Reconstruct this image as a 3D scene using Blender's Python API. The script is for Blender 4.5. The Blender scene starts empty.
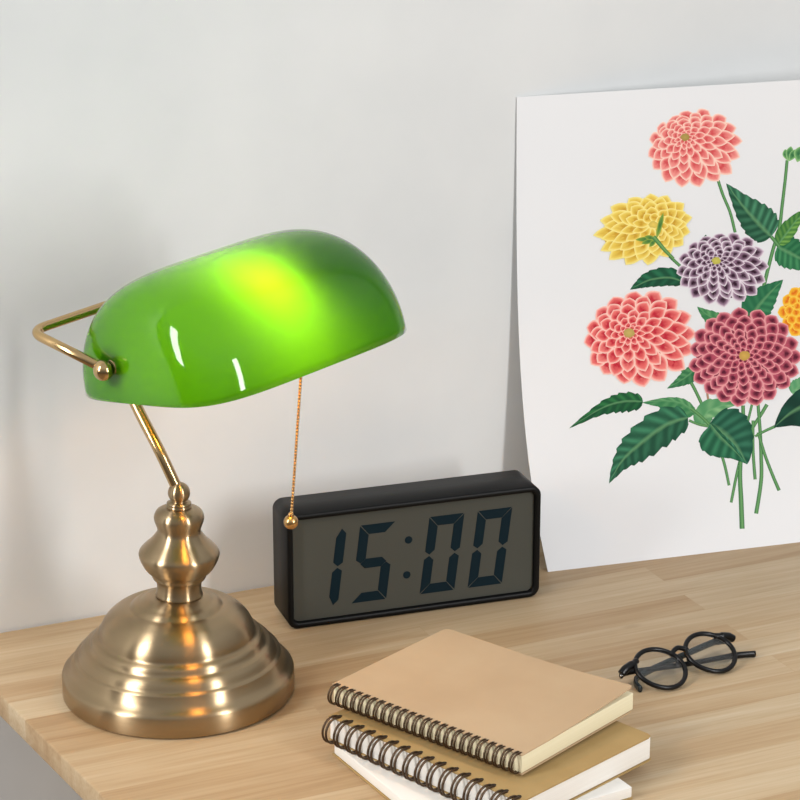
import bpy, bmesh, math, random
from mathutils import Vector, Matrix
random.seed(7)
D = bpy.data
COL = bpy.context.scene.collection
SC = bpy.context.scene

# ------------------------------------------------------------------ camera, world, lights, exposure
cam_d = D.cameras.new('camera'); cam = D.objects.new('camera', cam_d); COL.objects.link(cam)
cam_d.sensor_width = 36; cam_d.lens = 2400 / 800 * 36; cam_d.clip_start = .02
YAW, PITCH = math.radians(24.5), math.radians(18.5)
cam.location = (-0.50270927, -1.63648952, 0.73971194)
cam.rotation_euler = (math.pi / 2 - PITCH, 0, -YAW)
SC.camera = cam

w = D.worlds.new('world'); SC.world = w; w.use_nodes = True
wn, wl = w.node_tree.nodes, w.node_tree.links
bg = wn['Background']
tc = wn.new('ShaderNodeTexCoord'); sx = wn.new('ShaderNodeSeparateXYZ'); cr = wn.new('ShaderNodeValToRGB')
mr = wn.new('ShaderNodeMapRange'); mr.inputs[1].default_value = -1; mr.inputs[2].default_value = 1
wl.new(tc.outputs['Generated'], sx.inputs[0]); wl.new(sx.outputs['Z'], mr.inputs[0]); wl.new(mr.outputs[0], cr.inputs[0])
e = cr.color_ramp.elements
e[0].position = .35; e[0].color = (.15, .13, .11, 1)
e[1].position = 1.0; e[1].color = (1.02, 1.06, 1.11, 1)
for p_, c_ in ((.53, (.36, .37, .38, 1)), (.66, (.60, .62, .64, 1)), (.80, (1.10, 1.14, 1.19, 1))):
    k = e.new(p_); k.color = c_
# the room is brighter towards its windows, at the right and in front
dp = wn.new('ShaderNodeVectorMath'); dp.operation = 'DOT_PRODUCT'; dp.inputs[1].default_value = (.66, -.62, .40)
wl.new(tc.outputs['Generated'], dp.inputs[0])
m2 = wn.new('ShaderNodeMapRange'); m2.inputs[1].default_value = -.4; m2.inputs[2].default_value = 1; m2.inputs[3].default_value = 1.02; m2.inputs[4].default_value = 1.35
wl.new(dp.outputs['Value'], m2.inputs[0])
ml = wn.new('ShaderNodeMath'); ml.operation = 'MULTIPLY'; ml.inputs[1].default_value = .62
wl.new(m2.outputs[0], ml.inputs[0]); wl.new(ml.outputs[0], bg.inputs[1])
wl.new(cr.outputs[0], bg.inputs[0])

def area(name, loc, target, sx_, sy_, power, col=(1, 1, 1)):
    l = D.lights.new(name, 'AREA'); l.shape = 'RECTANGLE'; l.size = sx_; l.size_y = sy_; l.energy = power; l.color = col
    o = D.objects.new(name, l); COL.objects.link(o); o.location = loc
    o.rotation_euler = (Vector(target) - Vector(loc)).to_track_quat('-Z', 'Y').to_euler()
    return o
area('window_light_left', (-1.50, -.55, .95), (0, -.15, .2), .26, 1.2, 34, (1, .99, .98))
area('window_light_right', (.70, -1.64, .70), (0, -.15, .15), .16, 1.0, 20, (1, .99, .98))

SC.view_settings.view_transform = 'Standard'; SC.view_settings.look = 'None'
SC.view_settings.gamma = 1; SC.view_settings.use_curve_mapping = False
SC.view_settings.exposure = -0.44

# ------------------------------------------------------------------ helpers
def lin(r, g, b):
    f = lambda c: (c / 255) / 12.92 if c / 255 <= .04045 else ((c / 255 + .055) / 1.055) ** 2.4
    return (f(r), f(g), f(b), 1)

def mat(name, col, rough=.5, metal=0, spec=.5, **kw):
    m = D.materials.new(name); m.use_nodes = True
    b = m.node_tree.nodes['Principled BSDF']
    b.inputs['Base Color'].default_value = col; b.inputs['Roughness'].default_value = rough
    b.inputs['Metallic'].default_value = metal; b.inputs['Specular IOR Level'].default_value = spec
    for k, v in kw.items(): b.inputs[k.replace('_', ' ')].default_value = v
    return m

def nd(m, t, **kw):
    n = m.node_tree.nodes.new(t)
    for k, v in kw.items(): setattr(n, k, v)
    return n

def obj(name, bm, m, parent=None, smooth=False, mods=()):
    me = D.meshes.new(name)
    bmesh.ops.recalc_face_normals(bm, faces=bm.faces[:])
    bm.to_mesh(me); bm.free()
    if smooth:
        for p in me.polygons: p.use_smooth = True
    o = D.objects.new(name, me); COL.objects.link(o)
    for mm in (m if isinstance(m, (list, tuple)) else [m]): me.materials.append(mm)
    if parent: o.parent = parent
    return o

def thing(name, label, cat, loc=(0, 0, 0), rot=(0, 0, 0), group=None):
    o = D.objects.new(name, None); COL.objects.link(o); o.location = loc; o.rotation_euler = rot
    o.empty_display_size = .02
    o['label'] = label; o['category'] = cat
    if group: o['group'] = group
    return o

def add_box(bm, x0, x1, y0, y1, z0, z1, mi=0):
    r = bmesh.ops.create_cube(bm, size=1)
    for v in r['verts']:
        v.co = Vector((x0 + (v.co.x + .5) * (x1 - x0), y0 + (v.co.y + .5) * (y1 - y0), z0 + (v.co.z + .5) * (z1 - z0)))
    return r['verts']

def bevel(o, wd, seg=3, angle=.6):
    b = o.modifiers.new('bevel', 'BEVEL'); b.width = wd; b.segments = seg; b.limit_method = 'ANGLE'; b.angle_limit = angle
    for p in o.data.polygons: p.use_smooth = True
    return o

def add_lathe(bm, prof, n=96, center=(0, 0, 0), mtx=None):
    rings = []
    for r, z in prof:
        if r < 1e-6:
            ring = [bm.verts.new((0, 0, z))]
        else:
            ring = [bm.verts.new((r * math.cos(2 * math.pi * k / n), r * math.sin(2 * math.pi * k / n), z)) for k in range(n)]
        rings.append(ring)
    for a, b in zip(rings, rings[1:]):
        for k in range(n):
            k2 = (k + 1) % n
            if len(a) == 1 and len(b) == 1: continue
            if len(a) == 1: bm.faces.new((a[0], b[k2], b[k]))
            elif len(b) == 1: bm.faces.new((a[k], a[k2], b[0]))
            else: bm.faces.new((a[k], a[k2], b[k2], b[k]))
    vs = [v for r in rings for v in r]
    for v in vs:
        if mtx: v.co = mtx @ v.co
        v.co += Vector(center)
    return vs

def catmull(pts, sub=6):
    pts = [Vector(p) for p in pts]; out = []
    P = [pts[0]] + pts + [pts[-1]]
    for i in range(1, len(P) - 2):
        a, b, c, d = P[i - 1], P[i], P[i + 1], P[i + 2]
        for k in range(sub):
            t = k / sub
            out.append(.5 * ((2 * b) + (c - a) * t + (2 * a - 5 * b + 4 * c - d) * t * t + (3 * b - a - 3 * c + d) * t ** 3))
    out.append(pts[-1]); return out

def rounded(pts, r, sub=8):
    pts = [Vector(p) for p in pts]; out = [pts[0]]
    for a, b, c in zip(pts, pts[1:], pts[2:]):
        d1 = (a - b).normalized(); d2 = (c - b).normalized()
        for k in range(sub + 1):
            t = k / sub; p0 = b + d1 * r; p2 = b + d2 * r
            out.append(p0 * (1 - t) ** 2 + b * 2 * t * (1 - t) + p2 * t * t)
    out.append(pts[-1]); return out

def add_tube(bm, path, r, n=12, closed=False, cap=True, flat=None):
    """round tube along path; r number or list; flat=(w,h,upvector) gives an elliptical section"""
    path = [Vector(p) for p in path]; N = len(path); rings = []
    prev = None
    for i, p in enumerate(path):
        if closed: t = path[(i + 1) % N] - path[i - 1]
        else: t = path[min(i + 1, N - 1)] - path[max(i - 1, 0)]
        t.normalize()
        if flat: ref = Vector(flat[2])
        elif prev is None: ref = Vector((0, 0, 1)) if abs(t.z) < .9 else Vector((1, 0, 0))
        else: ref = prev
        u = (ref - t * ref.dot(t)).normalized(); prev = u; v = t.cross(u)
        rr = r[i] if isinstance(r, (list, tuple)) else r
        ru, rv = (rr * flat[1], rr * flat[0]) if flat else (rr, rr)
        rings.append([bm.verts.new(p + u * ru * math.cos(2 * math.pi * k / n) + v * rv * math.sin(2 * math.pi * k / n)) for k in range(n)])
    for i in range(N if closed else N - 1):
        a, b = rings[i], rings[(i + 1) % N]
        for k in range(n): bm.faces.new((a[k], a[(k + 1) % n], b[(k + 1) % n], b[k]))
    if cap and not closed:
        bm.faces.new(rings[0][::-1]); bm.faces.new(rings[-1])

def add_sphere(bm, c, r, seg=24):
    q = bmesh.ops.create_uvsphere(bm, u_segments=seg, v_segments=max(6, seg // 2), radius=r)
    for v in q['verts']: v.co += Vector(c)

def add_prism(bm, poly, axis_pt):
    """poly: list of Vector (front face); axis_pt: extrusion vector"""
    a = [bm.verts.new(p) for p in poly]; b = [bm.verts.new(Vector(p) + Vector(axis_pt)) for p in poly]
    bm.faces.new(a); bm.faces.new(b[::-1])
    for k in range(len(a)): bm.faces.new((a[k], b[k], b[(k + 1) % len(a)], a[(k + 1) % len(a)]))

def rrect(x0, x1, z0, z1, r, n=8):
    out = []
    for cx, cz, a0 in ((x1 - r, z1 - r, 0), (x0 + r, z1 - r, 90), (x0 + r, z0 + r, 180), (x1 - r, z0 + r, 270)):
        for k in range(n + 1):
            a = math.radians(a0 + 90 * k / n); out.append((cx + r * math.cos(a), cz + r * math.sin(a)))
    return out

# ------------------------------------------------------------------ materials
# wall: slightly mottled off-white plaster
M_wall = mat('white_plaster', lin(226, 226, 224), .9, spec=.2)
n = nd(M_wall, 'ShaderNodeTexNoise'); n.inputs['Scale'].default_value = 6; n.inputs['Detail'].default_value = 6
g = nd(M_wall, 'ShaderNodeNewGeometry'); M_wall.node_tree.links.new(g.outputs['Position'], n.inputs['Vector'])
r_ = nd(M_wall, 'ShaderNodeValToRGB'); r_.color_ramp.elements[0].color = lin(217, 219, 219); r_.color_ramp.elements[1].color = lin(229, 230, 229)
r_.color_ramp.elements[0].position = .3; r_.color_ramp.elements[1].position = .7
M_wall.node_tree.links.new(n.outputs[0], r_.inputs[0]); M_wall.node_tree.links.new(r_.outputs[0], M_wall.node_tree.nodes['Principled BSDF'].inputs['Base Color'])
n2 = nd(M_wall, 'ShaderNodeTexNoise'); n2.inputs['Scale'].default_value = 40; n2.inputs['Detail'].default_value = 4
M_wall.node_tree.links.new(g.outputs['Position'], n2.inputs['Vector'])
bp = nd(M_wall, 'ShaderNodeBump'); bp.inputs['Strength'].default_value = .05; bp.inputs['Distance'].default_value = .004
M_wall.node_tree.links.new(n2.outputs[0], bp.inputs['Height']); M_wall.node_tree.links.new(bp.outputs[0], M_wall.node_tree.nodes['Principled BSDF'].inputs['Normal'])
M_floor = mat('grey_floor', lin(170, 166, 160), .6)
n = nd(M_floor, 'ShaderNodeTexNoise'); n.inputs['Scale'].default_value = 4
r_ = nd(M_floor, 'ShaderNodeValToRGB'); r_.color_ramp.elements[0].color = lin(128, 106, 82); r_.color_ramp.elements[1].color = lin(142, 118, 92)
M_floor.node_tree.links.new(n.outputs[0], r_.inputs[0]); M_floor.node_tree.links.new(r_.outputs[0], M_floor.node_tree.nodes['Principled BSDF'].inputs['Base Color'])

def wood_mat():
    m = D.materials.new('butcher_block_wood'); m.use_nodes = True; nt = m.node_tree; L = nt.links
    b = nt.nodes['Principled BSDF']; b.inputs['Roughness'].default_value = .5; b.inputs['Specular IOR Level'].default_value = .3
    ge = nd(m, 'ShaderNodeNewGeometry')
    mp = nd(m, 'ShaderNodeMapping'); mp.inputs['Location'].default_value = (.137, .185 + .031 * 20, 0)
    L.new(ge.outputs['Position'], mp.inputs['Vector'])
    br = nd(m, 'ShaderNodeTexBrick', offset=.37, offset_frequency=2, squash=1.0)
    br.inputs['Scale'].default_value = 1; br.inputs['Brick Width'].default_value = .34; br.inputs['Row Height'].default_value = .031
    br.inputs['Mortar Size'].default_value = .00025; br.inputs['Mortar Smooth'].default_value = .6; br.inputs['Bias'].default_value = 0
    br.inputs['Color1'].default_value = (0, 0, 0, 1); br.inputs['Color2'].default_value = (1, 1, 1, 1); br.inputs['Mortar'].default_value = (.25, .25, .25, 1)
    L.new(mp.outputs[0], br.inputs['Vector'])
    # stretched grain, shifted per stave
    comb = nd(m, 'ShaderNodeVectorMath', operation='MULTIPLY_ADD')
    L.new(br.outputs['Color'], comb.inputs[0]); comb.inputs[1].default_value = (3, 5, 7); L.new(ge.outputs['Position'], comb.inputs[2])
    mp2 = nd(m, 'ShaderNodeMapping'); mp2.inputs['Scale'].default_value = (2.2, 34, 34); L.new(comb.outputs[0], mp2.inputs['Vector'])
    n1 = nd(m, 'ShaderNodeTexNoise'); n1.inputs['Scale'].default_value = 1.6; n1.inputs['Detail'].default_value = 7; n1.inputs['Roughness'].default_value = .62; n1.inputs['Distortion'].default_value = .5
    L.new(mp2.outputs[0], n1.inputs['Vector'])
    mp3 = nd(m, 'ShaderNodeMapping'); mp3.inputs['Scale'].default_value = (8, 260, 260); L.new(comb.outputs[0], mp3.inputs['Vector'])
    n3 = nd(m, 'ShaderNodeTexNoise'); n3.inputs['Scale'].default_value = 1.5; n3.inputs['Detail'].default_value = 3; L.new(mp3.outputs[0], n3.inputs['Vector'])
    r1 = nd(m, 'ShaderNodeValToRGB'); e = r1.color_ramp.elements
    e[0].position = .28; e[0].color = lin(196, 168, 138); e[1].position = .75; e[1].color = lin(230, 214, 194)
    k = e.new(.45); k.color = lin(212, 188, 160); k = e.new(.6); k.color = lin(220, 199, 174)
    L.new(n1.outputs[0], r1.inputs[0])
    r2 = nd(m, 'ShaderNodeValToRGB'); e = r2.color_ramp.elements
    e[0].color = lin(232, 217, 200); e[1].color = lin(255, 253, 250); k = e.new(.5); k.color = lin(245, 236, 225)
    L.new(br.outputs['Color'], r2.inputs[0])
    mx = nd(m, 'ShaderNodeMixRGB', blend_type='MULTIPLY'); mx.inputs[0].default_value = 1
    L.new(r1.outputs[0], mx.inputs[1]); L.new(r2.outputs[0], mx.inputs[2])
    r3 = nd(m, 'ShaderNodeValToRGB'); e = r3.color_ramp.elements
    e[0].position = .3; e[0].color = (.90, .87, .83, 1); e[1].position = .6; e[1].color = (1, 1, 1, 1)
    L.new(n3.outputs[0], r3.inputs[0])
    mx2 = nd(m, 'ShaderNodeMixRGB', blend_type='MULTIPLY'); mx2.inputs[0].default_value = 1
    L.new(mx.outputs[0], mx2.inputs[1]); L.new(r3.outputs[0], mx2.inputs[2])
    # occasional small knots
    vo = nd(m, 'ShaderNodeTexVoronoi'); vo.inputs['Scale'].default_value = 1
    mp4 = nd(m, 'ShaderNodeMapping'); mp4.inputs['Scale'].default_value = (4.5, 11, 11); mp4.inputs['Location'].default_value = (.3, .1, 0)
    L.new(ge.outputs['Position'], mp4.inputs['Vector']); L.new(mp4.outputs[0], vo.inputs['Vector'])
    r4 = nd(m, 'ShaderNodeValToRGB'); e = r4.color_ramp.elements
    e[0].position = .03; e[0].color = (.55, .45, .36, 1); e[1].position = .075; e[1].color = (1, 1, 1, 1)
    L.new(vo.outputs['Distance'], r4.inputs[0])
    mx3 = nd(m, 'ShaderNodeMixRGB', blend_type='MULTIPLY'); mx3.inputs[0].default_value = .8
    L.new(mx2.outputs[0], mx3.inputs[1]); L.new(r4.outputs[0], mx3.inputs[2])
    mx5 = nd(m, 'ShaderNodeMixRGB', blend_type='MULTIPLY'); mx5.inputs[0].default_value = 1; mx5.inputs[2].default_value = (.80, .82, .76, 1)
    L.new(mx3.outputs[0], mx5.inputs[1]); L.new(mx5.outputs[0], b.inputs['Base Color'])
    return m
M_wood = wood_mat()

def brass_mat(name, col, rough, brushed=True):
    m = mat(name, col, rough, 1)
    b = m.node_tree.nodes['Principled BSDF']
    if brushed:
        b.inputs['Anisotropic'].default_value = .96; b.inputs['Anisotropic Rotation'].default_value = .25
        t = nd(m, 'ShaderNodeTangent'); t.direction_type = 'RADIAL'; t.axis = 'Z'
        m.node_tree.links.new(t.outputs[0], b.inputs['Tangent'])
        c = nd(m, 'ShaderNodeTexCoord'); mp = nd(m, 'ShaderNodeMapping'); mp.inputs['Scale'].default_value = (6, 6, 900)
        nn = nd(m, 'ShaderNodeTexNoise'); nn.inputs['Scale'].default_value = 1; nn.inputs['Detail'].default_value = 2
        L = m.node_tree.links
        L.new(c.outputs['Object'], mp.inputs[0]); L.new(mp.outputs[0], nn.inputs['Vector'])
        r = nd(m, 'ShaderNodeMapRange'); r.inputs[3].default_value = rough - .05; r.inputs[4].default_value = rough + .08
        L.new(nn.outputs[0], r.inputs[0]); L.new(r.outputs[0], b.inputs['Roughness'])
    return m
M_brass = brass_mat('brushed_brass', lin(172, 150, 118), .30)
M_brass2 = brass_mat('polished_brass', lin(200, 168, 120), .2, False)
M_gold = mat('gold_chain', lin(206, 164, 108), .25, 1)

def shade_mat():
    m = D.materials.new('green_cased_glass'); m.use_nodes = True; nt = m.node_tree; L = nt.links
    nt.nodes.remove(nt.nodes['Principled BSDF']); out = nt.nodes['Material Output']
    d = nd(m, 'ShaderNodeBsdfDiffuse'); d.inputs[0].default_value = (.002, .15, .005, 1)
    t = nd(m, 'ShaderNodeBsdfTranslucent'); t.inputs[0].default_value = (.10, .58, .005, 1)
    gl = nd(m, 'ShaderNodeBsdfGlossy'); gl.inputs[0].default_value = (1, 1, 1, 1); gl.inputs['Roughness'].default_value = .05
    a = nd(m, 'ShaderNodeMixShader'); a.inputs[0].default_value = .82
    L.new(d.outputs[0], a.inputs[1]); L.new(t.outputs[0], a.inputs[2])
    fr = nd(m, 'ShaderNodeFresnel'); fr.inputs[0].default_value = 1.42
    c = nd(m, 'ShaderNodeMixShader'); L.new(fr.outputs[0], c.inputs[0]); L.new(a.outputs[0], c.inputs[1]); L.new(gl.outputs[0], c.inputs[2])
    L.new(c.outputs[0], out.inputs[0])
    return m
M_shade = shade_mat()
def opal_mat():
    m = D.materials.new('white_opal_glass'); m.use_nodes = True; nt = m.node_tree; L = nt.links
    nt.nodes.remove(nt.nodes['Principled BSDF']); out = nt.nodes['Material Output']
    d = nd(m, 'ShaderNodeBsdfDiffuse'); d.inputs[0].default_value = (.26, .25, .23, 1)
    t = nd(m, 'ShaderNodeBsdfTranslucent'); t.inputs[0].default_value = (.9, .9, .86, 1)
    a = nd(m, 'ShaderNodeMixShader'); a.inputs[0].default_value = .65
    L.new(d.outputs[0], a.inputs[1]); L.new(t.outputs[0], a.inputs[2]); L.new(a.outputs[0], out.inputs[0])
    return m
M_opal = opal_mat()
M_bulb = mat('lit_bulb_glass', (1, .9, .7, 1), .3)
b = M_bulb.node_tree.nodes['Principled BSDF']; b.inputs['Emission Color'].default_value = (1, .45, .10, 1); b.inputs['Emission Strength'].default_value = 60
M_black = mat('matte_black_plastic', lin(5, 6, 7), .45, spec=.2)
M_lcd = mat('grey_lcd', lin(74, 75, 69), .4, spec=.2)
M_digit = mat('lcd_digit_ink', lin(3, 28, 38), .5, spec=.15)
M_frame = mat('black_acetate', lin(9, 9, 10), .3, spec=.3)
M_temple = mat('smoky_acetate', lin(34, 42, 44), .25, spec=.5)
def lens_mat():
    m = D.materials.new('clear_lens'); m.use_nodes = True; nt = m.node_tree; L = nt.links
    nt.nodes.remove(nt.nodes['Principled BSDF']); out = nt.nodes['Material Output']
    tr = nd(m, 'ShaderNodeBsdfTransparent'); tr.inputs[0].default_value = (.95, .96, .96, 1)
    gl = nd(m, 'ShaderNodeBsdfGlossy'); gl.inputs['Roughness'].default_value = .03
    c = nd(m, 'ShaderNodeMixShader'); c.inputs[0].default_value = .07; L.new(tr.outputs[0], c.inputs[1]); L.new(gl.outputs[0], c.inputs[2])
    L.new(c.outputs[0], out.inputs[0]); return m
M_lens = lens_mat()
M_steel = mat('hinge_steel', lin(190, 190, 190), .25, 1)
def paper_mat(name, c0, c1, scale=25, rough=.8):
    m = mat(name, c0, rough, spec=.25)
    c = nd(m, 'ShaderNodeTexCoord'); nn = nd(m, 'ShaderNodeTexNoise'); nn.inputs['Scale'].default_value = scale; nn.inputs['Detail'].default_value = 5
    r = nd(m, 'ShaderNodeValToRGB'); r.color_ramp.elements[0].color = c0; r.color_ramp.elements[1].color = c1
    r.color_ramp.elements[0].position = .3; r.color_ramp.elements[1].position = .7
    L = m.node_tree.links; L.new(c.outputs['Object'], nn.inputs['Vector']); L.new(nn.outputs[0], r.inputs[0]); L.new(r.outputs[0], m.node_tree.nodes['Principled BSDF'].inputs['Base Color'])
    return m
M_kraft = paper_mat('light_kraft_card', lin(184, 157, 124), lin(191, 165, 132), 18)
M_kraft2 = paper_mat('brown_kraft_card', lin(164, 136, 88), lin(174, 146, 98), 30)
def pages_mat(name, c0, c1):
    m = mat(name, c0, .85, spec=.1)
    c = nd(m, 'ShaderNodeTexCoord'); mp = nd(m, 'ShaderNodeMapping'); mp.inputs['Scale'].default_value = (2, 2, 1500)
    nn = nd(m, 'ShaderNodeTexNoise'); nn.inputs['Scale'].default_value = 1
    r = nd(m, 'ShaderNodeValToRGB'); r.color_ramp.elements[0].color = c0; r.color_ramp.elements[1].color = c1
    L = m.node_tree.links; L.new(c.outputs['Object'], mp.inputs[0]); L.new(mp.outputs[0], nn.inputs['Vector']); L.new(nn.outputs[0], r.inputs[0])
    L.new(r.outputs[0], m.node_tree.nodes['Principled BSDF'].inputs['Base Color'])
    return m
M_cream = pages_mat('cream_pages', lin(226, 214, 176), lin(242, 234, 204))
M_white = pages_mat('white_pages', lin(226, 222, 214), lin(240, 237, 231))
M_coil = mat('dark_bronze_wire', lin(88, 70, 54), .38, .8)
M_hole = mat('punched_hole', lin(40, 28, 20), .9)
M_poster = paper_mat('poster_paper', lin(231, 232, 234), lin(235, 235, 236), 5, .7)
M_print = D.materials.new('flower_print_ink'); M_print.use_nodes = True
_a = nd(M_print, 'ShaderNodeVertexColor'); _a.layer_name = 'ink'
_b = M_print.node_tree.nodes['Principled BSDF']; _b.inputs['Roughness'].default_value = .7; _b.inputs['Specular IOR Level'].default_value = .2
M_print.node_tree.links.new(_a.outputs[0], _b.inputs['Base Color'])

# ------------------------------------------------------------------ room
def struct(name, bm, m):
    o = obj(name, bm, m); o['kind'] = 'structure'; return o
bm = bmesh.new(); add_box(bm, -3, 4, 0, .1, -.76, 1.9); struct('wall_back', bm, M_wall)
bm = bmesh.new(); add_box(bm, -3, 4, -4, .1, -.80, -.76); struct('floor', bm, M_floor)

# ------------------------------------------------------------------ desk
desk = thing('desk', 'pale butcher-block wooden desk against the white wall', 'desk', (0, 0, 0))
bm = bmesh.new()
ya, yb = -.002, -.62
def ex(y): return -.1303 - y * .1103   # left end runs slightly askew, as in the photo
add_prism(bm, [Vector((ex(ya), ya, 0)), Vector((1.1, ya, 0)), Vector((1.1, yb, 0)), Vector((ex(yb), yb, 0))], (0, 0, -.018))
top = obj('tabletop', bm, M_wood, desk); bevel(top, .0012, 2)
for x, y in ((.02, -.06), (.02, -.56), (1.04, -.06), (1.04, -.56)):
    bm = bmesh.new(); add_box(bm, x - .025, x + .025, y - .025, y + .025, -.76, -.018)
    bevel(obj('leg', bm, M_wood, desk), .002)

# ------------------------------------------------------------------ banker's lamp
LX, LY = .0008, -.15101
lamp = thing('banker_lamp', 'brass desk lamp with a green glass shade and bead pull chain', 'lamp', (LX, LY, 0))
def arc_prof(pts, sub=5):
    return [(max(p.x, 0), p.y) for p in catmull([Vector((a, b, 0)) for a, b in pts], sub)]
base = [(0, .0004), (.079, .0004), (.0815, .0010), (.0825, .0024), (.0825, .0150), (.0820, .0166), (.0806, .0180)]
base += arc_prof([(.0790, .0188), (.0764, .0212), (.0742, .0252), (.0730, .0284)], 4)
base += [(.0708, .0292), (.0700, .0298)] + arc_prof([(.0694, .0314), (.0676, .0344), (.0652, .0365)], 3)
base += [(.0632, .0369), (.0616, .0378)] + arc_prof([(.0610, .0398), (.0598, .0420), (.0576, .0434)], 3)
base += [(.0556, .0437)] + arc_prof([(.0550, .0450), (.0538, .0500), (.0502, .0560), (.0442, .0612), (.0380, .0640), (.0335, .0650)], 5)
base += [(.0325, .0652)] + arc_prof([(.0316, .0662), (.0292, .0680), (.0268, .0690)], 3)
base += [(.0256, .0693)] + arc_prof([(.0242, .0702), (.0215, .0714), (.0185, .0722)], 3) + [(.012, .0725), (0, .0725)]
bm = bmesh.new(); add_lathe(bm, base, 128); obj('base', bm, M_brass, lamp, True)
sp = [(0, .0722), (.0158, .0722), (.0166, .0729), (.0167, .0738)] + arc_prof([(.0161, .0750), (.0156, .0790), (.0160, .0828), (.0172, .0850)], 4)
sp += [(.0184, .0858), (.0190, .0870), (.0188, .0884)] + arc_prof([(.0200, .0896), (.0236, .0930), (.0268, .0985), (.0283, .1032), (.0276, .1062), (.0240, .1102), (.0196, .1145), (.0166, .1185)], 6)
sp += arc_prof([(.0156, .1200), (.0152, .1218), (.0155, .1236)], 3)
sp += arc_prof([(.0163, .1256), (.0174, .1292), (.0175, .1322), (.0156, .1358), (.0116, .1379)], 5) + [(.0088, .1383), (0, .1384)]
TILT = Matrix.Rotation(math.radians(1.6), 3, 'Y'); TC = Vector((.0024, 0, .0722))
def tilted(vs):
    for v in vs: v.co = TILT @ (v.co - Vector((0, 0, .0722))) + TC
bm = bmesh.new(); tilted(add_lathe(bm, sp, 96)); obj('spindle', bm, M_brass, lamp, True)
nk = [(0, .1380), (.0082, .1380), (.0088, .1388), (.0088, .1396), (.0078, .1402), (.0086, .1410), (.0086, .1418), (.0072, .1424), (.0060, .1430)]
nk += [(.0078 * math.cos(a), .1490 + .0078 * math.sin(a)) for a in [math.radians(-50 + 140 * k / 12) for k in range(13)]]
nk[-1] = (0, .1568)
bm = bmesh.new(); tilted(add_lathe(bm, nk, 48)); obj('joint_ball', bm, M_brass, lamp, True)

# the shade's own frame (turned and slightly tilted on the stem)
def frame_matrix(psi, rho, phi):
    return Matrix.Rotation(psi, 3, 'Z') @ Matrix.Rotation(-rho, 3, 'Y') @ Matrix.Rotation(phi, 3, 'X')
SM = frame_matrix(.35385, .07409, -.17735)
SCN = Vector((0.03150, -0.22117, 0.26139)) - Vector((LX, LY, 0))
def sh(u, v, w_): return SM @ Vector((u, v, w_)) + SCN
SL, SB, SH, SN, SP = .1920, .0792, .0765, 4.6, .97
SM4 = SM.to_4x4(); SM4.translation = SCN
bm = bmesh.new(); NU, NT = 72, 48; grid = []
for i in range(NU + 1):
    a = -math.pi / 2 + math.pi * i / NU
    u = math.copysign(abs(math.sin(a)) ** (2 / SN), math.sin(a)); s = max(abs(math.cos(a)) ** (2 / SN), .03)
    row = []
    for j in range(NT + 1):
        t = math.pi * j / NT
        row.append(bm.verts.new(sh(u * SL / 2, -SB * math.cos(t) * s, SH * max(math.sin(t), 0) ** SP * s)))
    grid.append(row)
for i in range(NU):
    for j in range(NT): bm.faces.new((grid[i][j], grid[i + 1][j], grid[i + 1][j + 1], grid[i][j + 1]))
bm.faces.new(grid[0]); bm.faces.new(grid[-1][::-1])
bmesh.ops.remove_doubles(bm, verts=bm.verts[:], dist=1e-5)
shade = obj('lamp_shade', bm, [M_shade, M_opal], lamp, True)
# make the normals face outwards, then thicken inwards
me = shade.data
c0 = sh(0, 0, .02)
if sum(1 if (Vector(p.center) - c0).dot(p.normal) > 0 else -1 for p in me.polygons) < 0: me.flip_normals()
so = shade.modifiers.new('glass', 'SOLIDIFY'); so.thickness = .0028; so.offset = -1; so.material_offset = 1

# bracket behind the shade, pivots at its two ends
PV, PW = .016, .0235
path = rounded([sh(-.1000, PV, PW), sh(-.1025, .0885, .0465), sh(.1025, .0885, .0465), sh(.1000, PV, PW)], .013, 10)
bm = bmesh.new(); add_tube(bm, path, .0033, 16); obj('bracket', bm, M_brass2, lamp, True)
for sgn in (-1, 1):
    rot = (SM @ Matrix.Rotation(math.radians(90 * sgn), 3, 'Y')).to_4x4()
    kn = [(0, -.0035), (.0085, -.0035), (.0095, -.0026), (.0098, -.001), (.0088, .0008), (.0055, .0020), (.0040, .0028), (.0038, .0048)]
    kn += [(.0056 * math.cos(a), .0088 + .0056 * math.sin(a)) for a in [math.radians(-45 + 135 * k / 8) for k in range(9)]]
    kn[-1] = (0, .0144)
    kn = [(a * 1.22, b * 1.12) for a, b in kn]
    bm = bmesh.new(); add_lathe(bm, kn, 32, center=sh(sgn * .0925, PV, PW), mtx=rot.to_3x3()); obj('pivot_knob', bm, M_brass2, lamp, True)
# arm from the joint ball up and back to the middle of the bracket
o_ = Vector((LX, LY, 0)); bc = sh(0, .0885, .0465)
p0 = TILT @ Vector((0, 0, .149 - .0722)) + TC; p1 = Vector((-.00399, -.14048, .17697)) - o_; p2 = Vector((-.01233, -.11843, .20432)) - o_
arm = catmull([p0, p1, p2, p2 + Vector((-.0035, .012, .018)), (p2 + bc) / 2 + Vector((-.006, .016, .012)), bc], 8)
bm = bmesh.new(); add_tube(bm, arm, .0040, 20); obj('arm', bm, M_brass2, lamp, True)
bm = bmesh.new(); ax = (sh(.01, 0, 0) - sh(-.01, 0, 0)).normalized()
add_tube(bm, [bc - ax * .012, bc - ax * .0105, bc + ax * .0105, bc + ax * .012], [.0045, .006, .006, .0045], 24); obj('collar', bm, M_brass2, lamp, True)
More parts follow.
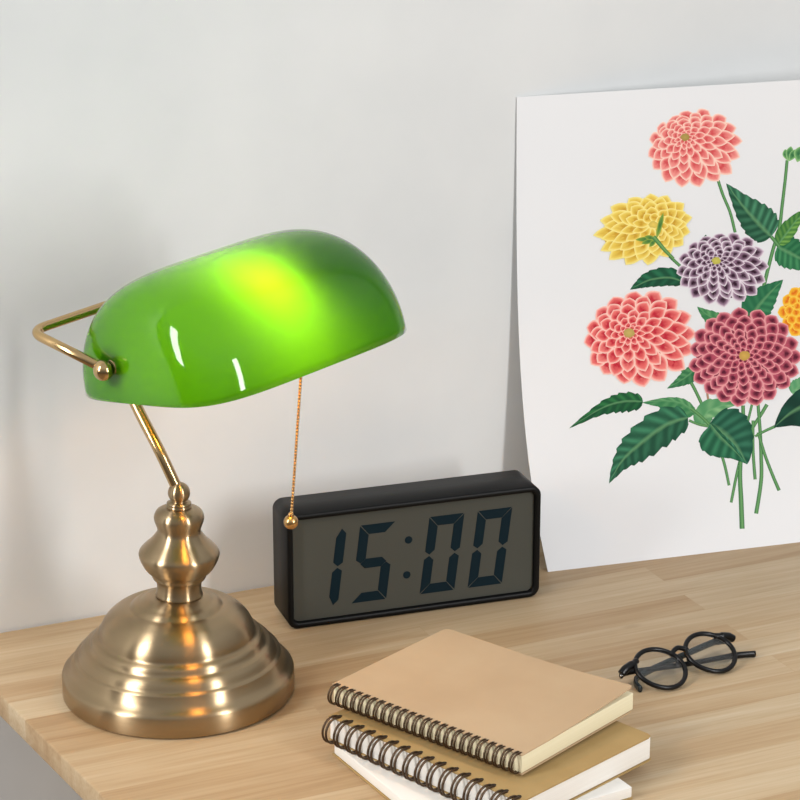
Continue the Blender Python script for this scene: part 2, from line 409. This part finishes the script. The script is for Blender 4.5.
# socket and bulb under the shade
sk0, sk1 = sh(0, .083, .043), sh(0, .034, .040)
bm = bmesh.new(); add_tube(bm, [sk0, sk1], .0045, 16); obj('socket_tube', bm, M_brass2, lamp, True)
bm = bmesh.new()
add_tube(bm, [sh(.038, -.036, .039), sh(.036, -.036, .039), sh(.010, -.036, .039), sh(.008, -.036, .039)], [.008, .0125, .0125, .010], 24)
add_tube(bm, [sk1, sh(.022, -.032, .039)], .004, 12)
obj('socket', bm, M_brass2, lamp, True)
bm = bmesh.new()
bx = [sh(.008 - d, -.032, .036) for d in (0, .004, .010, .018, .026, .033, .038, .0405)]
add_tube(bm, bx, [.007, .0085, .012, .0155, .0165, .014, .009, .003], 24); obj('light_bulb', bm, M_bulb, lamp, True)

# bead pull chain
ct = Vector((.0655, -.2390, .290)) - o_; cb = Vector((.05517, -.23536, .1491)) - o_
N = 62; bm = bmesh.new()
for k in range(N):
    add_sphere(bm, ct.lerp(cb, k / (N - 1)), .0012, 8)
add_tube(bm, [ct, cb], .0004, 6)
add_tube(bm, [ct, sh(.034, .004, .034)], .0012, 8)
ch = obj('pull_chain', bm, M_gold, lamp, True)
bm = bmesh.new(); add_sphere(bm, cb, .0050, 32); add_tube(bm, [cb + Vector((0, 0, .0045)), cb + Vector((0, 0, .0068))], [.0022, .0014], 12)
obj('chain_ball', bm, M_gold, ch, True)

# ------------------------------------------------------------------ digital clock
CO = Vector((.1100, -.0895, 0)); cw = Vector((.20199, -.02058, 0)); CA = math.atan2(cw.y, cw.x); CW, CH, CD = .2035, .0925, .041
clock = thing('digital_clock', 'black rectangular digital clock showing 15:00 on a grey screen', 'clock', CO, (0, 0, CA))
bm = bmesh.new()
# casing: outer shell with a rounded outline and a recess for the screen
outer = rrect(0, CW, 0.0004, CH, .0078, 8); inner = rrect(.0046, CW - .0046, .0050, CH - .0046, .0045, 8); REC = .0050
rings = []
for ring, y, ins in ((outer, CD, .0016), (outer, CD - .0016, 0), (outer, .0012, 0), (outer, 0, .0010), (inner, 0, -.0006), (inner, .0010, 0), (inner, REC, 0)):
    cx, cz = CW / 2, CH / 2
    vs = []
    for x, z in ring:
        hx, hz = CW / 2, CH / 2
        vs.append(bm.verts.new((cx + (x - cx) * (1 - ins / hx), y, cz + (z - cz) * (1 - ins / hz))))
    rings.append(vs)
for a, b_ in zip(rings, rings[1:]):
    for k in range(len(a)): bm.faces.new((a[k], a[(k + 1) % len(a)], b_[(k + 1) % len(a)], b_[k]))
bm.faces.new(rings[0]); bm.faces.new(rings[-1])
body = obj('casing', bm, M_black, clock)
e = bevel(body, .0003, 2, 1.2)
bm = bmesh.new(); ri = rrect(.0047, CW - .0047, .0051, CH - .0047, .0052, 8)
add_prism(bm, [Vector((x, REC - .0012, z)) for x, z in ri], (0, .001, 0)); screen = obj('screen', bm, M_lcd, clock)
SHR = .125
def seg_poly(kind, x0, z0, W_, H_, T_):
    g_ = .0006; h = H_ / 2; q = T_
    c_ = q * .55
    if kind == 'a': P = [(g_, H_), (W_ - g_, H_), (W_ - q, H_ - q), (q, H_ - q)]
    if kind == 'd': P = [(g_, 0), (W_ - g_, 0), (W_ - q, q), (q, q)]
    if kind == 'g': P = [(g_ + q * .4, h), (q, h + q * .5), (W_ - q, h + q * .5), (W_ - g_ - q * .4, h), (W_ - q, h - q * .5), (q, h - q * .5)]
    if kind == 'f': P = [(0, H_ - g_), (q, H_ - q - g_), (q, h + g_ + q * .45), (q * .5, h + g_), (0, h + g_ + q * .35)]
    if kind == 'e': P = [(0, g_), (q, q + g_), (q, h - g_ - q * .45), (q * .5, h - g_), (0, h - g_ - q * .35)]
    if kind == 'b': P = [(W_, H_ - g_), (W_ - q, H_ - q - g_), (W_ - q, h + g_ + q * .45), (W_ - q * .5, h + g_), (W_, h + g_ + q * .35)]
    if kind == 'c': P = [(W_, g_), (W_ - q, q + g_), (W_ - q, h - g_ - q * .45), (W_ - q * .5, h - g_), (W_, h - g_ - q * .35)]
    if kind == 'b1': P = [(W_ - q * .5, H_ - g_), (W_ - q, H_ - q), (W_ - q, h + g_ + q * .45), (W_ - q * .5, h + g_), (W_, h + g_ + q * .35), (W_, H_ - q * .6)]
    if kind == 'c1': P = [(W_ - q * .5, g_), (W_ - q, q), (W_ - q, h - g_ - q * .45), (W_ - q * .5, h - g_), (W_, h - g_ - q * .35), (W_, q * .6)]
    return [Vector((x0 + x + SHR * z, REC - .00145, z0 + z)) for x, z in P]
for ch_, x0 in (('1', .0098), ('5', .0485), ('0', .1038), ('0', .1430)):
    segs = {'1': ['b1', 'c1'], '5': 'afgcd', '0': 'abcdef'}[ch_]
    bm = bmesh.new()
    for s in segs: add_prism(bm, seg_poly(s, x0 + .002, .0140, .0282, .0625, .0076), (0, .0003, 0))
    obj('digit', bm, M_digit, screen)
for zz in (.0315, .0600):
    bm = bmesh.new(); cxx = .0945 + SHR * (zz - .0145) * .4
    add_prism(bm, [Vector((cxx + .0030 * math.cos(2 * math.pi * k / 24), REC - .00145, zz + .0030 * math.sin(2 * math.pi * k / 24))) for k in range(24)], (0, .0003, 0))
    obj('colon_dot', bm, M_digit, screen)

# ------------------------------------------------------------------ poster leaning on the wall
PA = math.radians(7.7); PH, PWID = .3722, .30
def pout(z):
    z = min(max(z, 0), .38)
    return (((1.9320126522918775 * z - 3.228520929013292) * z + 2.021544859990409) * z - 0.584401997374918) * z + 0.06673594885725728
def pp(s, z, off=0.0):
    dz = (pout(z + .001) - pout(z - .001)) / .002
    nrm = Vector((-math.sin(PA), -math.cos(PA), 0)) + Vector((0, 0, -dz)); nrm.normalize()
    return Vector((.342 + s * math.cos(PA), -.0016 - pout(z) - s * math.sin(PA), z)) + nrm * off
poster = thing('poster', 'large white paper poster printed with a bouquet of dahlias, leaning on the wall', 'poster', (0, 0, 0))
bm = bmesh.new(); NS, NZ = 24, 60
g0 = [[bm.verts.new(pp(PWID * i / NS, PH * j / NZ)) for j in range(NZ + 1)] for i in range(NS + 1)]
g1 = [[bm.verts.new(pp(PWID * i / NS, PH * j / NZ, -.0005)) for j in range(NZ + 1)] for i in range(NS + 1)]
for i in range(NS):
    for j in range(NZ):
        bm.faces.new((g0[i][j], g0[i + 1][j], g0[i + 1][j + 1], g0[i][j + 1])); bm.faces.new((g1[i][j], g1[i][j + 1], g1[i + 1][j + 1], g1[i + 1][j]))
for i in range(NS):
    for j in (0, NZ): bm.faces.new((g0[i][j], g0[i + 1][j], g1[i + 1][j], g1[i][j]))
for j in range(NZ):
    for i in (0, NS): bm.faces.new((g0[i][j], g0[i][j + 1], g1[i][j + 1], g1[i][j]))
bm.normal_update(); bmesh.ops.split_edges(bm, edges=[e_ for e_ in bm.edges if len(e_.link_faces) == 2 and e_.link_faces[0].normal.dot(e_.link_faces[1].normal) < .5])
obj('sheet', bm, M_poster, poster, True)

# the drawing is laid out in its own drawing grid (800 units across) mapped onto the sheet's width s and height z
EXPS = [(0, 0), (0, 1), (0, 2), (0, 3), (1, 0), (1, 1), (1, 2), (1, 3), (2, 0), (2, 1), (2, 2), (3, 0), (3, 1)]
CS = [0.121943, -0.006181, -0.014466, -0.006396, 0.130777, 0.001145, -0.003465, -0.001286, 0.002522, -0.000262, -0.000312, 3.7e-05, -2.5e-05]
CZ = [0.183684, -0.20388, 0.005111, 0.00629, -0.010899, -0.003251, 0.001226, 0.000398, -0.000189, 1e-05, 6.7e-05, -1e-06, 1e-05]
LAYER = [0]
def on_sheet(x, y):
    X, Y = (x - 660) / 150, (y - 320) / 250
    b_ = [X ** i * Y ** j for i, j in EXPS]
    return pp(sum(a * c for a, c in zip(b_, CS)), sum(a * c for a, c in zip(b_, CZ)), .00006 + LAYER[0] * 1.1e-6)

class Ink:
    def __init__(self): self.v = []; self.f = []; self.c = []
    def pt(self, x, y, c): self.v.append(on_sheet(x, y)); self.c.append(c); return len(self.v) - 1
    def build(self, name):
        me = D.meshes.new(name); me.from_pydata([tuple(p) for p in self.v], [], self.f)
        a = me.color_attributes.new('ink', 'FLOAT_COLOR', 'POINT')
        for i, c in enumerate(self.c): a.data[i].color = c
        me.materials.append(M_print); o = D.objects.new(name, me); COL.objects.link(o); o.parent = poster; return o
def mixc(a, b_, t): return tuple(a[i] * (1 - t) + b_[i] * t for i in range(4))

def petal(ink, bx_, by_, tx, ty, wd, edge, mid, core, blunt=1.15, tipdark=False):
    """ovate petal from base to tip; light outline, coloured body, darker heart with fine streaks"""
    LAYER[0] += 1
    dx, dy = tx - bx_, ty - by_; L_ = math.hypot(dx, dy) or 1e-6; ux, uy = dx / L_, dy / L_; px, py = -uy, ux
    def prof(t): return (math.sin(math.pi * min(1, t ** blunt)) ** .8) if 0 < t < 1 else 0
    def P(t, s, k): # k: inset factor
        t2 = .5 + (t - .5) * k
        if k < 1: t2 += .03
        return bx_ + ux * L_ * t2 + px * s * wd * prof(t) * k, by_ + uy * L_ * t2 + py * s * wd * prof(t) * k
    n_ = 9
    ts = [i / n_ for i in range(n_ + 1)]
    loops = []
    for k, c in ((1, edge), (.84, mixc(edge, mid, .35)), (.70, mixc(edge, mid, .95)), (.42, None), (.16, None)):
        ids = []
        seq = [(t, 1) for t in ts] + [(t, -1) for t in ts[-2:0:-1]]
        for t, s in seq:
            x, y = P(t, s, k)
            if c: cc = c
            else:
                q = t if tipdark else 1 - abs(t - .45) * 1.3
                cc = mixc(mid, core, max(0, min(1, q * (1.5 if k < .3 else 1.0) + random.uniform(-.2, .2))))
            ids.append(ink.pt(x, y, cc))
        loops.append(ids)
    for a, b_ in zip(loops, loops[1:]):
        m_ = len(a)
        for k in range(m_): ink.f.append((a[k], a[(k + 1) % m_], b_[(k + 1) % m_], b_[k]))
    ink.f.append(tuple(loops[-1]))

def dahlia(name, cx, cy, rx, ry, ex_, ey_, rings, edge, mid, core, eye, rot=0, wf=1.0, tipdark=False, blunt=1.15):
    ink = Ink(); edge, mid, core = lin(*edge), lin(*mid), lin(*core)
    cr_, sr = math.cos(math.radians(rot)), math.sin(math.radians(rot))
    def at(rho, a):
        x, y = rx * rho * math.cos(a), ry * rho * math.sin(a)
        x, y = x * cr_ - y * sr, x * sr + y * cr_
        k = rho ** 1.15
        return ex_ + (cx - ex_) * k + x, ey_ + (cy - ey_) * k + y
    # a soft disc behind the petals
    LAYER[0] += 1
    prev_ = None
    for q_ in range(1, 9):
        ids = [ink.pt(*at(.84 * q_ / 8, 2 * math.pi * k / 40), mixc(mid, core, .6)) for k in range(40)]
        for k in range(40):
            if prev_: ink.f.append((prev_[k], ids[k], ids[(k + 1) % 40], prev_[(k + 1) % 40]))
        if not prev_: ink.f.append(tuple(ids))
        prev_ = ids
    for ri_, (r_in, r_out, cnt) in enumerate(rings):
        off = .5 * (ri_ % 2) + .13 * ri_
        for k in range(cnt):
            a = 2 * math.pi * (k + off + random.uniform(-.12, .12)) / cnt
            jr = random.uniform(-.025, .025)
            b0 = at(max(r_in, .02), a); t0 = at(r_out + jr, a)
            # tangential half width from the ring's circumference
            q = at((r_in + 2 * r_out) / 3, a + math.pi / cnt); q2 = at((r_in + 2 * r_out) / 3, a - math.pi / cnt)
            wd = math.hypot(q[0] - q2[0], q[1] - q2[1]) / 2 * 1.06 * wf
            v = random.uniform(-.12, .12)
            petal(ink, *b0, *t0, wd, edge, mixc(mid, edge if v > 0 else core, abs(v)), core, blunt, tipdark)
    LAYER[0] += 1
    c_ = ink.pt(ex_, ey_, lin(*eye)); e2 = tuple(x * .8 for x in lin(*eye)[:3]) + (1,)
    ids = [ink.pt(ex_ + (rx * .095 + random.uniform(-.6, .6)) * math.cos(2 * math.pi * k / 14), ey_ + (ry * .10 + random.uniform(-.6, .6)) * math.sin(2 * math.pi * k / 14), e2) for k in range(14)]
    for k in range(14): ink.f.append((c_, ids[k], ids[(k + 1) % 14]))
    return ink.build(name)

def stroke(ink, pts, w0, w1, c_edge, c_mid):
    LAYER[0] += 1
    P = catmull([Vector((x, y, 0)) for x, y in pts], 8); rows = []
    for i, p in enumerate(P):
        t = P[min(i + 1, len(P) - 1)] - P[max(i - 1, 0)]; t.normalize(); nx, ny = -t.y, t.x
        hw = (w0 + (w1 - w0) * i / (len(P) - 1)) / 2
        rows.append([ink.pt(p.x + nx * hw * k, p.y + ny * hw * k, c) for k, c in ((-1, c_edge), (-.2, c_mid), (1, c_edge))])
    for a, b_ in zip(rows, rows[1:]):
        for k in range(2): ink.f.append((a[k], a[k + 1], b_[k + 1], b_[k]))

def leaf(ink, spine, widths, dark, light, rib=(120, 175, 120), teeth=8, tooth=.13, veins=7, tip=1.2):
    """serrated leaf drawn along a spine; widths = (left, right) half widths at the widest place"""
    LAYER[0] += 1
    dark, light, rib = lin(*dark), lin(*light), lin(*rib)
    n_ = 44; P = catmull([Vector((x, y, 0)) for x, y in spine], max(6, n_ // (len(spine) - 1))); n_ = len(P) - 1
    for sgn, wd in ((1, widths[0]), (-1, widths[1])):
        rows = []
        for i, p in enumerate(P):
            t = i / n_; d = P[min(i + 1, n_)] - P[max(i - 1, 0)]; d.normalize(); nx, ny = -d.y * sgn, d.x * sgn
            w_ = wd * (t ** .5 * (1 - t) ** tip) / (((.5 / (.5 + tip)) ** .5) * ((tip / (.5 + tip)) ** tip))
            ph = (t * teeth) % 1
            wt = w_ * (1 - tooth + tooth * (ph))
            row = []
            for k in range(7):
                q = k / 6
                # veins run slanting forward: shade by phase along the slanted coordinate
                vph = ((t - q * .10) * veins + (0 if sgn > 0 else .4)) % 1
                sh_ = .5 + .5 * math.cos(2 * math.pi * vph)
                base_c = mixc(dark, light, ((.25 + .75 * sh_ ** 1.5) * (.8 if sgn > 0 else .42)) * (.4 + .6 * math.sin(math.pi * min(1, q * .8 + .1))))
                if k == 0: base_c = mixc(base_c, rib, .55)
                adv = d * (q * wd * .2 * math.sin(math.pi * t) * (1 - t))
                row.append(ink.pt(p.x + nx * wt * q + adv.x, p.y + ny * wt * q + adv.y, base_c))
            rows.append(row)
        for a, b_ in zip(rows, rows[1:]):
            for k in range(6): ink.f.append((a[k], a[k + 1], b_[k + 1], b_[k]))

DG, MG, LG = (14, 62, 44), (44, 122, 84), (96, 166, 104)
SG, SGE = (110, 164, 102), (48, 104, 60)
# stems
def stem(pts, w0=3.2, w1=3.0, ce=SGE, cm=SG):
    ink = Ink(); stroke(ink, pts, w0, w1, lin(*ce), lin(*cm)); return ink.build('stem_print')
def leafp(*a, **k):
    ink = Ink(); leaf(ink, *a, **k); return ink.build('leaf_print')
stem([(717, 180), (722, 195), (729, 212), (734, 232)], 3, 3)
stem([(786, 160), (784, 180), (781, 205), (778, 228), (771, 252), (764, 280), (757, 310), (752, 330)], 3, 4)
stem([(655, 238), (661, 247), (670, 257), (684, 270)], 3.4, 3)
stem([(668, 358), (680, 368), (690, 382), (700, 402), (710, 427), (722, 459), (728, 485)], 3.6, 2.8)
stem([(706, 390), (707, 398), (709, 408)], 2.2, 2.2, (150, 110, 90), (190, 150, 120))
leafp([(700, 426), (706, 412), (722, 405), (736, 404)], (9, 12), (70, 140, 90), (150, 196, 140), veins=4, teeth=4)
leafp([(732, 328), (720, 322), (706, 314), (696, 306)], (9, 10), (44, 116, 70), (110, 170, 110), veins=5)
leafp([(790, 392), (800, 384), (812, 372)], (9, 9), (80, 150, 100), (140, 190, 140), veins=4)
leafp([(696, 366), (688, 374), (678, 381), (666, 388)], (7, 9), (30, 100, 62), (96, 160, 104), veins=5)
leafp([(682, 281), (668, 277), (650, 279), (638, 284), (629, 289)], (11, 9), DG, MG, veins=6)
leafp([(700, 245), (703, 240), (705, 234)], (4, 4), DG, MG, veins=2, teeth=3)
leafp([(748, 320), (757, 306), (769, 292), (782, 279)], (15, 17), (30, 100, 66), (70, 146, 96), veins=7)
leafp([(776, 246), (788, 252), (804, 260), (824, 268)], (17, 17), (22, 92, 58), (80, 158, 104), veins=8)
leafp([(777, 244), (786, 232), (797, 218), (812, 206)], (8, 10), (38, 104, 50), (136, 190, 90), veins=9, teeth=4)
leafp([(770, 236), (758, 224), (742, 206), (725, 183)], (21, 17), DG, (84, 156, 116), veins=8)
stem([(770, 236), (774, 241), (778, 246)], 3.5, 3.5)
stem([(640, 401), (632, 400)], 2, 2)
leafp([(642, 401), (622, 401), (600, 408), (568, 428)], (10, 12), (10, 66, 42), (50, 130, 70), veins=7, teeth=8, tooth=.22)
leafp([(694, 413), (682, 403), (664, 400), (641, 402)], (5, 15), (44, 118, 72), (116, 174, 116), veins=6)
stem([(690, 408), (700, 416), (710, 426)], 3.2, 3)
stem([(688, 420), (698, 424), (708, 426)], 2.6, 2.6)
leafp([(687, 417), (664, 425), (636, 446), (620, 462), (608, 483)], (20, 20), DG, (70, 146, 106), veins=9, teeth=9, tooth=.2)
# lower stems
stem([(766, 404), (760, 414), (753, 425), (745, 440), (737, 468), (730, 502)], 3.6, 2.8)
stem([(742, 405), (742, 430), (739, 470), (740, 500), (741, 528)], 3.6, 5)
stem([(752, 420), (752, 450), (754, 479)], 3, 3.2)
stem([(757, 404), (759, 430), (760, 455), (760, 480), (755, 513)], 3.2, 4)
stem([(757, 432), (764, 455), (772, 476), (778, 490)], 3, 3.4)
stem([(754, 436), (763, 431), (774, 426)], 2.4, 3)
stem([(751, 404), (747, 420), (742, 440)], 2.6, 2.6)
leafp([(836, 402), (812, 402), (790, 412), (773, 427)], (18, 26), (8, 48, 38), (26, 82, 62), veins=3, teeth=4, tooth=.04)
leafp([(708, 424), (722, 433), (735, 446), (746, 464)], (6, 30), (10, 66, 48), (76, 156, 120), veins=7, teeth=7, tooth=.1, tip=1.0)
leafp([(710, 424), (720, 436), (733, 449), (746, 464)], (24, 3), (10, 70, 48), (62, 138, 98), veins=6, teeth=7, tooth=.08, tip=1.5)
# bud
ink = Ink()
for k, (bx_, by_, tx, ty, wd) in enumerate([(786, 160, 784, 149, 3.5), (787, 161, 790, 146, 4), (788, 161, 795, 149, 3.5), (796, 162, 801, 146, 6), (803, 164, 806, 148, 6)]):
    petal(ink, bx_, by_, tx, ty, wd, lin(150, 196, 130), lin(90, 150, 90), lin(50, 110, 66))
ink.build('bud_print')
R6 = [(.58, 1.0, 16), (.44, .88, 16), (.32, .73, 14), (.21, .56, 13), (.12, .40, 11), (.04, .26, 10), (.02, .16, 7)]
dahlia('flower_print', 804, 311, 27, 27, 806, 310, [(.6, 1, 12), (.4, .8, 11), (.2, .55, 9), (.05, .3, 7)], (252, 212, 84), (248, 176, 40), (226, 110, 22), (200, 120, 30))
dahlia('flower_print', 694, 149, 48, 39, 684, 137, R6, (254, 222, 204), (240, 138, 132), (212, 78, 82), (182, 156, 84), -8, 1.0)
dahlia('flower_print', 722, 269, 47, 37, 715, 260, R6, (238, 228, 236), (150, 116, 142), (46, 18, 38), (206, 198, 92), -4, .96, True)
dahlia('flower_print', 640, 338, 57, 48, 628, 332, R6, (254, 214, 200), (238, 112, 108), (192, 36, 56), (202, 176, 100), -6, 1.0)
dahlia('flower_print', 743, 357, 57, 50, 743, 355, [(.68, 1.0, 19), (.54, .87, 18), (.40, .73, 17), (.28, .58, 15), (.18, .43, 13), (.09, .30, 11), (.03, .18, 8)], (236, 164, 166), (184, 76, 98), (88, 20, 44), (212, 170, 84), 0, .98, True)
# yellow flower seen from the side: petals fan out of a green calyx
LAYER[0] += 2
yel = dahlia('flower_print', 642, 229, 50, 35, 652, 224, [(.40, 1.0, 15), (.34, .88, 15), (.26, .74, 13), (.16, .56, 11), (.06, .38, 9)], (250, 236, 150), (238, 206, 88), (204, 156, 48), (236, 206, 96), -16, 1.1, False, 1.0)
ink = Ink()
for tx, ty in ((634, 239), (640, 243), (648, 246), (660, 220), (662, 212), (643, 236)):
    petal(ink, 655, 238, tx, ty, 2.4, lin(150, 170, 70), lin(110, 150, 64), lin(70, 120, 60))
stroke(ink, [(652, 236), (658, 243), (664, 250), (672, 258)], 4.5, 3.2, lin(50, 110, 64), lin(120, 170, 96))
ink.build('calyx_print')

# ------------------------------------------------------------------ notebooks
def page_block(bm, l, w_, z0, z1, y0=0):
    add_box(bm, 0, l, y0, w_, z0, z1)

def ring_binding(bm, l, n_, r, wire, cz, cy, pitch0, tilt=.0012, gap=.0017):
    for k in range(n_):
        x = pitch0 + (l - 2 * pitch0) * k / (n_ - 1)
        for s in (-gap / 2, gap / 2):
            pts = []
            for q in range(21):
                a = math.radians(28 + 304 * q / 20)          # open towards the page stack, ends at the holes
                pts.append(Vector((x + s, cy + r * math.cos(a), cz + r * math.sin(a))))
            add_tube(bm, pts, wire, 6)
        # the closed loops' inner run
    return bm

# bottom: white notepad
O3 = Vector((.0601, -.2911, 0)); A3 = math.radians(-84.5)
nb3 = thing('notepad', 'white sheet pad with brown card back, lowest of the three stacked books', 'notebook', O3, (0, 0, A3))
L3, W3 = .153, .139
bm = bmesh.new(); add_box(bm, 0, L3, 0, W3, .0002, .0012); bevel(obj('back_cover', bm, M_kraft2, nb3), .0003)
bm = bmesh.new(); add_box(bm, .0012, L3 - .0005, .001, W3 - .0005, .0012, .0088); bevel(obj('page_block', bm, M_white, nb3), .0008)

def cover_mesh(l, w_, y0, z, th, curl=None, r=.004, nx=36, ny=30):
    bm = bmesh.new(); top_, bot = [], []
    for i in range(nx + 1):
        a, b_ = [], []
        for j in range(ny + 1):
            x = l * i / nx; y = y0 + (w_ - y0) * j / ny
            dz = curl(x / l, (y - y0) / (w_ - y0)) if curl else 0
            # rounded outer corners
            if y > w_ - r and (x < r or x > l - r):
                cx = r if x < r else l - r; cy = w_ - r; dx, dy = x - cx, y - cy; m_ = max(abs(dx), abs(dy)); h_ = math.hypot(dx, dy)
                if h_ > 0: x, y = cx + dx * m_ / h_, cy + dy * m_ / h_
            a.append(bm.verts.new((x, y, z + th + dz))); b_.append(bm.verts.new((x, y, z + dz)))
        top_.append(a); bot.append(b_)
    for i in range(nx):
        for j in range(ny):
            bm.faces.new((top_[i][j], top_[i + 1][j], top_[i + 1][j + 1], top_[i][j + 1]))
            bm.faces.new((bot[i][j], bot[i][j + 1], bot[i + 1][j + 1], bot[i + 1][j]))
    for i in range(nx):
        for j in (0, ny): bm.faces.new((top_[i][j], top_[i + 1][j], bot[i + 1][j], bot[i][j]))
    for j in range(ny):
        for i in (0, nx): bm.faces.new((top_[i][j], top_[i][j + 1], bot[i][j + 1], bot[i][j]))
    return bm

def holes(bm, l, n_, z, pitch0, cy, ln, wd):
    for k in range(n_):
        x = pitch0 + (l - 2 * pitch0) * k / (n_ - 1)
        add_prism(bm, [Vector((x + wd * math.cos(2 * math.pi * q / 14), cy + ln * math.sin(2 * math.pi * q / 14), z)) for q in range(14)], (0, 0, -.0002))

# middle: brown kraft, wide rings, white pages
O2 = Vector((.0580, -.2866, 0)); A2 = math.radians(-69.2); L2, W2 = .1738, .1322
nb2 = thing('spiral_notebook', 'brown kraft notebook with wide wire rings and white pages, middle of the stack', 'notebook', O2, (0, 0, A2), None)
bm = cover_mesh(L2, W2 + .0015, .002, .0089, .0009); obj('back_cover', bm, M_kraft2, nb2)
bm = bmesh.new(); add_box(bm, .001, L2 - .001, .0025, W2 - .001, .0099, .0257); bevel(obj('page_block', bm, M_white, nb2), .0006)
c2 = obj('front_cover', cover_mesh(L2, W2, .002, .0259, .0009), M_kraft2, nb2)
bm = bmesh.new(); holes(bm, L2, 16, .02690, .006, .0062, .0026, .0018); obj('ring_hole', bm, M_hole, c2)['kind'] = 'stuff'
bm = bmesh.new(); ring_binding(bm, L2, 16, .0091, .00085, .0187, .0014, .006, gap=.0032)
obj('wire_binding', bm, M_coil, nb2, True)
# top: light kraft, tight rings, cream pages, cover lifting at its free corner
O1 = Vector((.0665, -.2735, .0018)); A1 = math.radians(-65.0); L1, W1 = .1625, .1250
nb1 = thing('spiral_notebook', 'light tan notebook with tight wire rings and cream pages, topmost of the stack', 'notebook', O1, (0, 0, A1), None)
bm = cover_mesh(L1, W1, .0018, .0270, .0008); obj('back_cover', bm, M_kraft, nb1)
bm = bmesh.new(); add_box(bm, .001, L1 - .0005, .0022, W1 - .0005, .0279, .0402); bevel(obj('page_block', bm, M_cream, nb1), .0006)
def curl(u, v): return .0048 * max(0, (u - .35) / .65) ** 2 * max(0, (v - .2) / .8) ** 1.6
obj('front_cover', cover_mesh(L1, W1 - .001, .0018, .0404, .0007, curl), M_kraft, nb1)
bm = bmesh.new(); ring_binding(bm, L1, 24, .0068, .0007, .0348, .0016, .004, gap=.0022)
obj('wire_binding', bm, M_coil, nb1, True)

# ------------------------------------------------------------------ eyeglasses
G1 = Vector((.3192, -.2831, .0108)); G2 = Vector((.3663, -.2743, .0108))
gc = (G1 + G2) / 2; ga = (G2 - G1).normalized(); gu = Vector((-.00338, .01817, .0092)); gu = (gu - ga * gu.dot(ga)).normalized(); gn = ga.cross(gu)
gbase = Vector((gc.x, gc.y, 0))
glasses = thing('eyeglasses', 'folded round black-rimmed eyeglasses with clear lenses lying on the desk', 'glasses', gbase)
def gp(a, u, n_=0): return gc - gbase + ga * a + gu * u + gn * n_
HD = (G2 - G1).length / 2; GR = .0186
bm = bmesh.new()
for s in (-1, 1):
    loop = []
    for k in range(56):
        a = 2 * math.pi * k / 56
        rx_ = GR * (1.04 + .03 * math.cos(2 * a)); uy = GR * (math.sin(a) * (1.0 if math.sin(a) < 0 else .95))
        loop.append(gp(s * HD + rx_ * math.cos(a), uy))
    add_tube(bm, loop, .0018, 10, closed=True, flat=(1.0, 1.05, gn))
add_tube(bm, catmull([gp(-HD + GR * .86, .0075), gp(-.0040, .0098, .0008), gp(0, .0108, .0014), gp(.0040, .0098, .0008), gp(HD - GR * .86, .0075)], 6), .0019, 10)
for s in (-1, 1):   # end pieces
    add_tube(bm, catmull([gp(s * (HD + GR * .72), .0118), gp(s * (HD + GR * 1.02), .0100), gp(s * (HD + GR * 1.34), .0088, -.001), gp(s * (HD + GR * 1.58), .0072, -.0034)], 5), [.0024] * 5 + [.0030] * 5 + [.0031] * 6, 10)
front = obj('frame_front', bm, M_frame, glasses, True)
for s in (-1, 1):   # lenses
    bm = bmesh.new()
    pts = []
    for k in range(48):
        a = 2 * math.pi * k / 48
        pts.append(gp(s * HD + GR * 1.02 * math.cos(a), GR * .96 * math.sin(a), -.0006))
    add_prism(bm, pts, gn * .0010); obj('lens', bm, M_lens, glasses)
for s in (-1, 1):   # nose pads
    bm = bmesh.new(); add_sphere(bm, gp(s * .0052, .001, -.0022), .0019, 12); add_tube(bm, [gp(s * .0052, .001, -.0022), gp(s * .0062, .002, 0)], .001, 8)
    obj('nose_pad', bm, M_frame, glasses, True)
hl = gp(-(HD + GR * 1.56), .0070, -.0052); hr = gp(HD + GR * 1.40, .0080, -.0045)
def G(x, y, z): return Vector((x, y, z)) - gbase
tl = catmull([hl, G(.300, -.2735, .0072), G(.345, -.2740, .0048), G(.385, -.2730, .0034), G(.4045, -.2755, .0026)], 8)
bm = bmesh.new(); add_tube(bm, tl, [.0021] * 8 + [.0019] * 16 + [.0023] * (len(tl) - 24), 12, flat=(.8, 1.1, (0, 0, 1))); obj('temple', bm, M_frame, glasses, True)
trp = catmull([hr, G(.382, -.2560, .0086), G(.350, -.2640, .0070), G(.310, -.2745, .0042), G(.3000, -.2820, .0030), G(.2975, -.2930, .0026)], 8)
bm = bmesh.new(); add_tube(bm, trp, [.0026] * 8 + [.0021] * 16 + [.0022] * (len(trp) - 24), 12, flat=(.8, 1.3, (0, 0, 1))); obj('temple', bm, M_temple, glasses, True)
for h, s in ((hl, -1), (hr, 1)):
    bm = bmesh.new(); add_tube(bm, [h + gn * .0012, h - gn * .0012], .0009, 10); obj('hinge', bm, M_steel, glasses, True)
